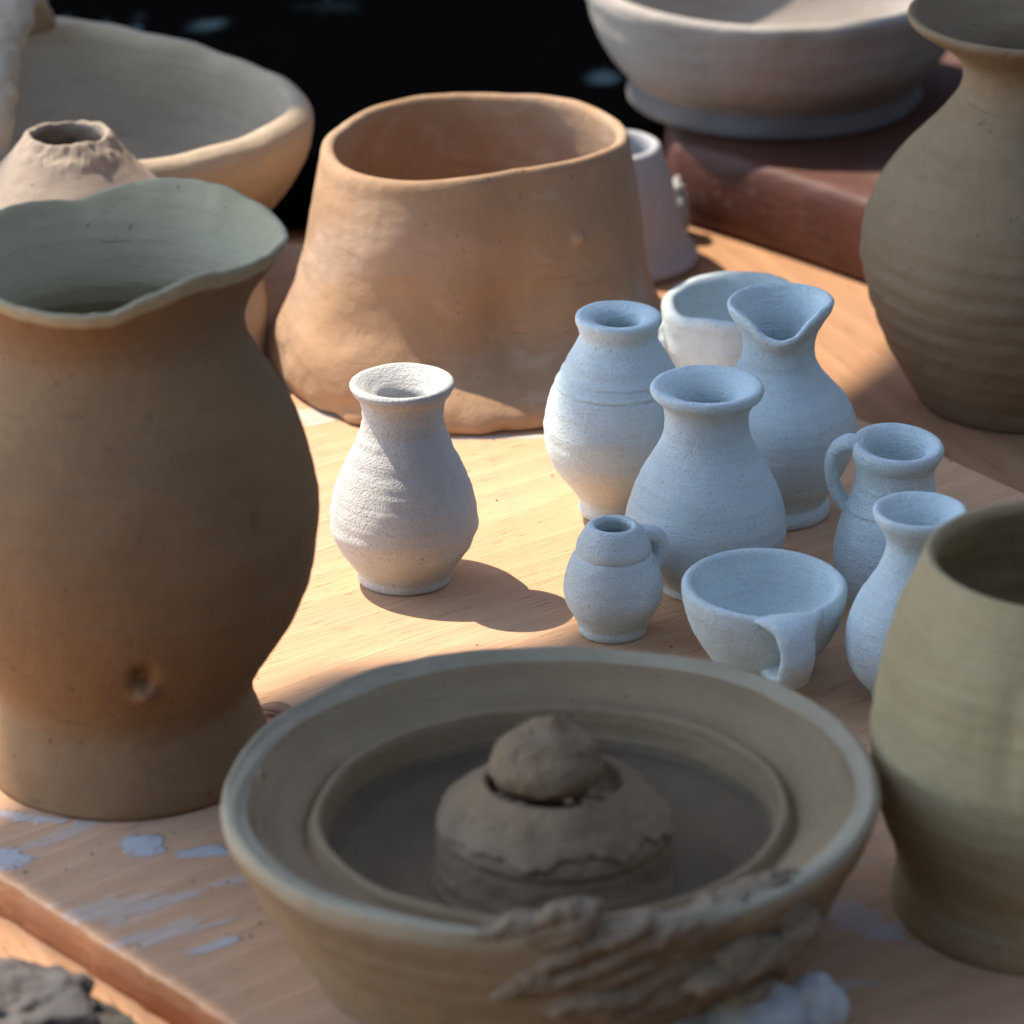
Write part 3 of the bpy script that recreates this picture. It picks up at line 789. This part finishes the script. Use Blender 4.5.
# ------------------------------------------------------------------ front bowl with central knob
FG = axis(550, 955, 0, 786)
rows = [(955, 0), (955, 222), (953, 232), (945, 238), (925, 252), (895, 272), (865, 291), (838, 306), (815, 320), (800, 326.5), (791, 329), (785, 328), (782, 323), (783, 314), (788, 304), (795, 291), (803, 275), (811, 257), (816, 248), (820, 244.5), (818.5, 241.5), (811, 239.5), (806, 235), (807.5, 229.5), (816, 226.5),
        (834, 222), (854, 215), (869, 204), (876, 191), (878, 165), (878, 0)]
fz = lambda y: zat(FG, y)
def d_fb(X, Y, Z, T, R):
    n = perlin(np.cos(T)*3, np.sin(T)*3, 4.0)
    w = sstep(.0, fz(790), Z)
    Z2 = Z+w*(.024*X+.0007*n)
    Z2 = Z2+w*.0012*perlin(T*3.1, 2.7, 1.0)*np.exp(-((T-math.radians(250))/.6)**2)
    gf = np.exp(-((np.angle(np.exp(1j*(T-math.radians(266)))))/.62)**2)*sstep(.078, .112, R)*sstep(fz(900), fz(800), Z)
    X = X*(1-.0078*gf/np.maximum(R, .02)); Y = Y*(1-.0078*gf/np.maximum(R, .02)); Z2 = Z2+.0022*gf
    # slip ridges dragged across the flange
    fl = np.exp(-((R-.094)/.010)**2)*(Z > fz(825))
    sp = (R*1.0+.0045*np.sin(T*1.0+.6)+.002*np.sin(2*T+2))
    Z2 = Z2+fl*.0018*perlin(sp*260, np.cos(T)*.8, np.sin(T)*.8)
    # step of wet slip on the far left flange
    a = np.angle(np.exp(1j*(T-math.radians(122))))
    st = sstep(.091, .0925, R+.002*perlin(np.cos(T)*6, np.sin(T)*6, 1)+.006*a)*(1-sstep(.0, .115, R-.0))*0
    Z2 = Z2+.0012*np.exp(-((R-.0935-.005*a)/.0009)**2)*np.exp(-(a/.45)**2)*(Z > fz(825))
    # the inner ridge is thicker at the left where slip has piled up
    return X*(1+.004*n), Y*(1+.004*n), Z2
r_, G, ob = pot('clay_dish', 'wide olive grey clay dish with inner ring and torn front rim in the foreground', 'dish', 550, 955, rows,
    [('wall', 0, 9), ('rim', 9, 14), ('flange', 14, 18), ('inner_ring', 18, 25), ('well', 25, 29), ('well_floor', 29, None)], M_bowl, seed=56.0, nth=360, ds=.0013, wob=.002, lump=.0008, lumpf=20, deform=d_fb, ring=.0006, ringf=260,
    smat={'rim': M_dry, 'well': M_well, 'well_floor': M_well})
# knob: base and ball
zf = fz(866)
u = U(FG, zf)
def knob_prof(rows):
    return [(r*u, (861-y)*u/.9) for y, r in rows]
def d_kb(X, Y, Z, T, R):
    n = fbm(np.cos(T)*1.3+1, np.sin(T)*1.3, Z*90, 4, .5)
    k = 1+.022*n
    # overlapping smeared layer with a ragged lower edge
    edge = .0165+.0030*perlin(np.cos(T)*2.2, np.sin(T)*2.2, 3)+.0022*perlin(np.cos(T)*7, np.sin(T)*7, 6)
    s = sstep(edge-.0006, edge+.0006, Z)*(1-sstep(.027, .036, Z))
    k = k+.0020*s/np.maximum(R, .01)
    return X*k, Y*k, Z+.001*n
kb = lathe(r_, [(r, z+zf) for r, z in knob_prof([(882, 125), (866, 122.5), (858, 120), (845, 117.5), (832, 116), (824, 115.5), (820, 117), (815, 115.5), (806, 107.5), (794, 94), (783, 81), (775, 70), (772, 64.5), (774, 60.5), (783, 55), (788, 40), (788, 0)])], M_knob,
           [('knob_base', 0, None)], seed=60, nth=300, ds=.0006, lump=.0006, lumpf=90, ring=.0004, ringf=380,
           deform=lambda X, Y, Z, T, R: (lambda q: (q[0]+4*u, q[1], q[2]+zf))(d_kb(X, Y, Z-zf, T, R)))['knob_base']
Vi, Fi = ico(6)
n1 = fbm(Vi[:, 0]*1.3+2, Vi[:, 1]*1.3, Vi[:, 2]*1.3, 3, .5); n2 = ridged(Vi[:, 0]*2.2, Vi[:, 1]*2.2, Vi[:, 2]*2.2, 5)
n3 = fbm(Vi[:, 0]*9, Vi[:, 1]*9, Vi[:, 2]*9, 3)
up = np.clip(Vi[:, 2], -1, 1)
flare = np.where(up < 0, 1-.03*np.clip(-up, 0, 1), 1-.16*up**1.2*(up > 0))
tip = .20*np.exp(-((Vi[:, 0]-.16)**2+(Vi[:, 1]+.05)**2)/.035)*(up > 0)+.13*np.exp(-((Vi[:, 0]+.18)**2+(Vi[:, 1]-.05)**2)/.06)*(up > 0)
Vk = Vi*(1+.085*n1+.018*(n2-.8)+.014*n3)[:, None]
Vk[:, 0] *= flare; Vk[:, 1] *= flare
Vk *= np.array([57*u, 56*u, 42*u])
Vk[:, 2] += tip*42*u
Vk[:, 2] = np.where(Vk[:, 2] < 0, Vk[:, 2]*.8, Vk[:, 2])
Vk += np.array([-4*u, 0, zf+(861-773)*u/.9+19*u])
link('knob_ball', mesh_from('knob_ball', Vk, Fi), M_knob, r_)
# crumbs of clay pressed round the ball make the dark crevice
for k in range(16):
    a = random.uniform(0, 2*PI); rr = random.uniform(54, 68)*u
    Vi2, Fi2 = ico(2)
    s = random.uniform(3, 7)*u
    Vc = Vi2*(1+.4*fbm(Vi2[:, 0]*2+k, Vi2[:, 1]*2, Vi2[:, 2]*2, 2))[:, None]*s*np.array([1.3, 1, .6])
    Vc += np.array([rr*math.cos(a), rr*math.sin(a), zf+(861-771)*u/.9+2*u-(rr/u-54)*.8*u])
    link('crumb', mesh_from('crumb', Vc, Fi2), M_knob, r_)
# torn rim: ragged clay folded over the front wall
uf = U(FG, fz(790))
rim_r, rim_z = 308*uf, fz(781)
rt = random.Random(11)
VV = []; FF = []
Vs, Fs = ico(3)
def dab(th, dr, dz, la, lr, lz, slope):
    th = math.radians(th)
    c = np.array([(rim_r+dr*uf)*math.cos(th), (rim_r+dr*uf)*math.sin(th), rim_z+dz*uf])
    et = np.array([-math.sin(th), math.cos(th), 0]); er = np.array([math.cos(th), math.sin(th), 0]); ez = np.array([0, 0, 1.0])
    a1 = et*math.cos(slope)+ez*math.sin(slope); a3 = ez*math.cos(slope)-et*math.sin(slope)
    k = 1+.25*fbm(Vs[:, 0]*1.7+th*9, Vs[:, 1]*1.7+dz, Vs[:, 2]*1.7, 3)
    P = c+(Vs[:, :1]*k[:, None]*la*a1+Vs[:, 1:2]*k[:, None]*lr*er+Vs[:, 2:]*k[:, None]*lz*a3)*uf
    off = sum(len(v) for v in VV); VV.append(P); FF.extend([[i+off for i in f] for f in Fs])
dab(266, -3, -2, 60, 14, 16, .1); dab(273, -3, 7, 34, 20, 20, .0); dab(283, -2, -8, 42, 20, 16, -.05); dab(292, -2, -12, 45, 21, 16, .05)
dab(301, -4, -12, 42, 22, 15, .1); dab(309, -8, -10, 38, 22, 15, .15); dab(314.5, -2, -8, 17, 17, 19, .5); dab(316, 6, -34, 20, 17, 20, .2)
for t in (.12, .3, .48, .66, .82):
    dab(269+46*t, -26, -52-22*t, 58, 26, 50, .3)
for k in range(34):
    t = rt.random(); row = rt.random()
    th = 270+46*t
    dz = -20-row*78*(.5+.5*t)
    dab(th+3*row-4*row*(1-t), -2-abs(dz)*.30+rt.uniform(-2, 7)+16*row*t, dz, rt.uniform(34, 62), rt.uniform(11, 17), rt.uniform(8, 14), rt.uniform(.2, .55))
for k in range(10):
    th = 296+22*rt.random(); dab(th, rt.uniform(8, 18), rt.uniform(-95, -45), rt.uniform(16, 34), rt.uniform(12, 18), rt.uniform(8, 14), rt.uniform(.1, .5))
tmp = mesh_from('torn_tmp', np.concatenate(VV), FF)
to = bpy.data.objects.new('torn_tmp', tmp); COL.objects.link(to)
md = to.modifiers.new('Remesh', 'REMESH'); md.mode = 'VOXEL'; md.voxel_size = .00062
md = to.modifiers.new('Smooth', 'SMOOTH'); md.iterations = 14; md.factor = .5
bpy.context.view_layer.update()
ev = to.evaluated_get(bpy.context.evaluated_depsgraph_get())
tm = bpy.data.meshes.new_from_object(ev)
bpy.data.objects.remove(to)
nv_ = len(tm.vertices)
co_ = np.empty(nv_*3); tm.vertices.foreach_get('co', co_); co_ = co_.reshape(-1, 3)
no_ = np.empty(nv_*3); tm.vertices.foreach_get('normal', no_); no_ = no_.reshape(-1, 3)
thv = np.arctan2(co_[:, 1], co_[:, 0]); along = thv*rim_r
q1 = ridged(along*20+co_[:, 2]*12, (co_[:, 2]-along*.45)*105, np.hypot(co_[:, 0], co_[:, 1])*40, 4)
q2 = fbm(co_[:, 0]*320, co_[:, 1]*320, co_[:, 2]*320, 4, .6)
co_ = co_+no_*(.0021*(q1-.7)+.00055*q2)[:, None]
co_[:, 2] = np.maximum(co_[:, 2], .0008)
tm.vertices.foreach_set('co', co_.ravel()); tm.update()
tm.polygons.foreach_set('use_smooth', [True]*len(tm.polygons))
tm.materials.clear()
tm.name = 'torn_rim'
o = link('torn_rim', tm, M_torn, r_)
o['label'] = 'ragged torn clay along the front of the rim'
# little scraps stuck on the rim
for (px, py, s) in ((262, 777, 4), (784, 898, 6), (770, 893, 5)):
    g = at(px, py, fz(790))-FG
    Vi2, Fi2 = ico(3)
    Vc = Vi2*(1+.4*fbm(Vi2[:, 0]*2+px, Vi2[:, 1]*2, Vi2[:, 2]*2, 3))[:, None]*s*uf*np.array([.8, .8, 1.2])+g+np.array([0, 0, .001])
    link('scrap', mesh_from('scrap', Vc, Fi2), M_bowl, r_)

# ------------------------------------------------------------------ clay lumps in the foreground
def lump(name, label, px, py, z0, size, seed, mat, sub=6, k1=.28, k2=.12, f=1.5, rz=0.0, cat='clay lump'):
    Vi, Fi = ico(sub)
    a = fbm(Vi[:, 0]*f+seed, Vi[:, 1]*f, Vi[:, 2]*f, 3, .5); b = ridged(Vi[:, 0]*f*1.8+seed, Vi[:, 1]*f*1.8, Vi[:, 2]*f*1.8, 4)
    Vv = Vi*(1+k1*a+k2*(b-.6))[:, None]*np.array(size)
    Vv[:, 2] = np.maximum(Vv[:, 2]+size[2]*.55, 0)
    o = link(name, mesh_from(name, Vv, Fi), mat)
    p = at(px, py, z0); o.location = (p[0], p[1], z0); o.rotation_euler = (0, 0, rz)
    tag(o, label, cat); return o
M_lump = clay('grey_lump_clay', (0.1, 0.088, 0.078), (0.08, 0.072, 0.064), (0.12, 0.105, 0.09), grain=900, gd=.0002, ringd=.00001, mott=50, streak=.1, rough=.8)  # clay darkened so its colour stands in for shade on the lump
M_chalk = clay('chalky_clay', (.62, .64, .62), (.54, .56, .55), (.46, .44, .38), grain=900, gd=.0002, ringd=.00001, mott=55, streak=.1)
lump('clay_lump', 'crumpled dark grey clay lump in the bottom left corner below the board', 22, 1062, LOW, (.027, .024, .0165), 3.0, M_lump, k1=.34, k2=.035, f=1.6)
VV = []; FF = []
for i, (px, py, rx, ry, rz_, z) in enumerate([(618, 1078, 46, 36, 34, .006), (672, 1062, 44, 34, 36, .0095), (728, 1056, 38, 32, 36, .011), (774, 1050, 28, 28, 28, .011), (812, 1042, 29, 27, 33, .011), (700, 1095, 80, 40, 34, .004)]):
    g = at(px, py)
    k = 1+.30*fbm(Vs[:, 0]*1.4+i*5, Vs[:, 1]*1.4, Vs[:, 2]*1.4, 3)
    P = Vs*k[:, None]*np.array([rx, ry, rz_])*.00031+g+np.array([0, 0, z])
    P[:, 2] = np.maximum(P[:, 2], .0003)
    off = sum(len(v) for v in VV); VV.append(P); FF.extend([[i2+off for i2 in f] for f in Fs])
tmp = mesh_from('lobes', np.concatenate(VV), FF)
to = bpy.data.objects.new('lobes', tmp); COL.objects.link(to)
md = to.modifiers.new('Remesh', 'REMESH'); md.mode = 'VOXEL'; md.voxel_size = .0008
md = to.modifiers.new('Smooth', 'SMOOTH'); md.iterations = 4; md.factor = .5
bpy.context.view_layer.update()
tm = bpy.data.meshes.new_from_object(to.evaluated_get(bpy.context.evaluated_depsgraph_get()))
bpy.data.objects.remove(to)
n_ = len(tm.vertices); c_ = np.empty(n_*3); tm.vertices.foreach_get('co', c_); c_ = c_.reshape(-1, 3)
m_ = np.empty(n_*3); tm.vertices.foreach_get('normal', m_); m_ = m_.reshape(-1, 3)
c_ = c_+m_*(.0007*fbm(c_[:, 0]*130, c_[:, 1]*130, c_[:, 2]*130, 4))[:, None]
tm.vertices.foreach_set('co', c_.ravel()); tm.update(); tm.polygons.foreach_set('use_smooth', [True]*len(tm.polygons)); tm.materials.clear()
tag(link('clay_lump', tm, M_chalk), 'chalky white clay lump lying in front of the torn dish', 'clay lump')

# wood shaving beside the pitcher foot
p = at(262, 712)
V = []; F = []
for i in range(24):
    t = i/23
    c = np.array([.013*t, -.012*t+.002*math.sin(3*t), .0008+.0016*math.sin(PI*t)])
    w = .0035*math.sin(PI*(.12+.8*t))
    for s in (-1, 1): V.append(p+c+np.array([.4*w*s, .8*w*s, .0005*s*(1-t)+.0006]))
for i in range(23): F.append((2*i, 2*i+1, 2*i+3, 2*i+2))
o = link('wood_shaving', mesh_from('wood_shaving', V, F), M_table)
md = o.modifiers.new('Solidify', 'SOLIDIFY'); md.thickness = .0006
tag(o, 'curled brown wood shaving on the board beside the foot of the tall pitcher', 'shaving')

# a single spider thread from the pitcher's lip to the cone pot
ta = rel.__globals__['PG']+np.array([.0625, .012, zat(PG, 243)]); tb = CG+np.array([-.026, -.052, zat(CG, 232)])
o = sweep('spider_thread', [ta, (ta+tb)/2+np.array([0, 0, -.0015]), tb], [(.00004, .00004)]*3, M_white, None, ds=.004, nseg=6, lump=0, side=(0, 1, .3))
tag(o, 'fine spider thread stretched from the tall pitcher lip to the orange buff cone pot', 'thread')

# crumbs of dried clay on the board
V = []; F = []
Vi, Fi = ico(1)
rs = np.random.RandomState(5)
for k in range(90):
    px, py = rs.uniform(230, 960), rs.uniform(430, 720)
    if k > 60: px, py = rs.uniform(0, 330), rs.uniform(820, 960)
    g = at(px, py); s = rs.uniform(.0002, .0006)
    off = len(V)
    V.extend(list(Vi*s*rs.uniform(.6, 1.3, 3)+g+np.array([0, 0, s*.4])))
    F.extend([[i+off for i in f] for f in Fi])
o = link('clay_crumbs', mesh_from('clay_crumbs', V, F, smooth=False), M_torn)
tag(o, 'tiny crumbs of dried clay scattered on the pale board', 'crumbs', kind='stuff')

# ------------------------------------------------------------------ unseen panels added and shaped to cast the shade
SUN_EL = math.radians(56); SUN_AZ = math.radians(146)   # direction towards the sun, from +x anticlockwise
S_ = np.array([math.cos(SUN_EL)*math.cos(SUN_AZ), math.cos(SUN_EL)*math.sin(SUN_AZ), math.sin(SUN_EL)])
AH = 1.6
q = NT('blocker_grey'); q.b.inputs['Base Color'].default_value = (.42, .43, .44, 1); q.b.inputs['Roughness'].default_value = .9
def sun_blocker(pts, label):
    aw = [((at(p[0], p[1]) if len(p) == 2 else np.array(p))+S_*(AH/S_[2]))[:2] for p in pts]
    if sum(aw[i-1][0]*aw[i][1]-aw[i][0]*aw[i-1][1] for i in range(len(aw))) < 0: aw = aw[::-1]
    V, F = slab(aw, AH-.004, AH, .001, 1)
    o = link('sun_blocker_slab', mesh_from('sun_blocker_slab', V, F, smooth=False), q.m)
    tag(o, label, 'sun_blocker')
sun_blocker([(330, 672), (400, 664), (480, 655), (550, 642), (608, 605), (645, 525), (720, 432), (800, 375), (862, 333), (905, 292), (985, 205), (1130, 170),
        (1.9, .34, 0), (1.9, -1.5, 0), (-.30, -1.5, 0), (-.17, -.46, 0), (228, 1055), (216, 1022), (90, 941), (0, 883), (-50, 850), (60, 770), (200, 730)],
       'unseen broad panel added high above the table to shade its right side')
sun_blocker([(-260, 175), (430, 175), (430, 315), (300, 345), (190, 352), (120, 395), (-260, 410)], 'unseen narrow panel added high up to shade the far left bowl')

q = NT('dark_green_screen'); q.l(q.mix(q.noise(q.co, 3, 5), (.030, .032, .024), (.055, .050, .038)), q.b.inputs['Base Color']); q.b.inputs['Roughness'].default_value = 1
sr = thing('sky_screen', 'unseen dark screen added round three sides to block the low sky', 'screen', (0, -.1, -.75))
SD, SH = 2.1, 2.55  # panels added out of view to cut off low sky light
for k in (0, 1, 3):
    a = k*PI/2
    ex = np.array([math.cos(a), math.sin(a)]); ey = np.array([-ex[1], ex[0]])
    pl4 = [ex*SD-ey*(SD-.02), ex*(SD+.02)-ey*(SD-.02), ex*(SD+.02)+ey*(SD-.02), ex*SD+ey*(SD-.02)]
    V, F = slab(pl4, .02, SH, .002, 1)
    link('screen_panel', mesh_from('screen_panel', V, F, smooth=False), q.m, sr)

# ------------------------------------------------------------------ light, sky, camera
w = bpy.data.worlds.new('World'); SC.world = w; w.use_nodes = True
nt_ = w.node_tree; nt_.nodes.clear()
sk = nt_.nodes.new('ShaderNodeTexSky'); sk.sky_type = 'NISHITA'; sk.sun_disc = False
sk.sun_elevation = SUN_EL
sk.sun_rotation = math.atan2(S_[0], S_[1])
bg = nt_.nodes.new('ShaderNodeBackground'); bg.inputs[1].default_value = .15; sk.ozone_density = 0.0; sk.dust_density = .3
wo = nt_.nodes.new('ShaderNodeOutputWorld')
nt_.links.new(sk.outputs[0], bg.inputs[0]); nt_.links.new(bg.outputs[0], wo.inputs[0])
sl = bpy.data.lights.new('sun', 'SUN'); sl.energy = 2.15; sl.angle = math.radians(.5); sl.color = (1, .90, .76)
so = bpy.data.objects.new('sun', sl); COL.objects.link(so)
so.rotation_euler = Vector([-v for v in S_]).to_track_quat('-Z', 'Y').to_euler()

cd = bpy.data.cameras.new('camera'); co = bpy.data.objects.new('camera', cd); COL.objects.link(co)
co.location = CAM; co.rotation_euler = (PI/2-PITCH, 0, 0)
cd.sensor_width = 36; cd.lens = 36*FPX/1024; cd.clip_end = 200; cd.clip_start = .05
cd.dof.use_dof = True; cd.dof.focus_distance = 1.54; cd.dof.aperture_fstop = 12.5
SC.camera = co
SC.view_settings.view_transform = 'Standard'; SC.view_settings.look = 'None'
SC.view_settings.exposure = 1.95; SC.view_settings.gamma = 1
SC.view_settings.use_curve_mapping = False
SC.cycles.max_bounces = 8; SC.cycles.diffuse_bounces = 5
SC.cycles.use_denoising = True
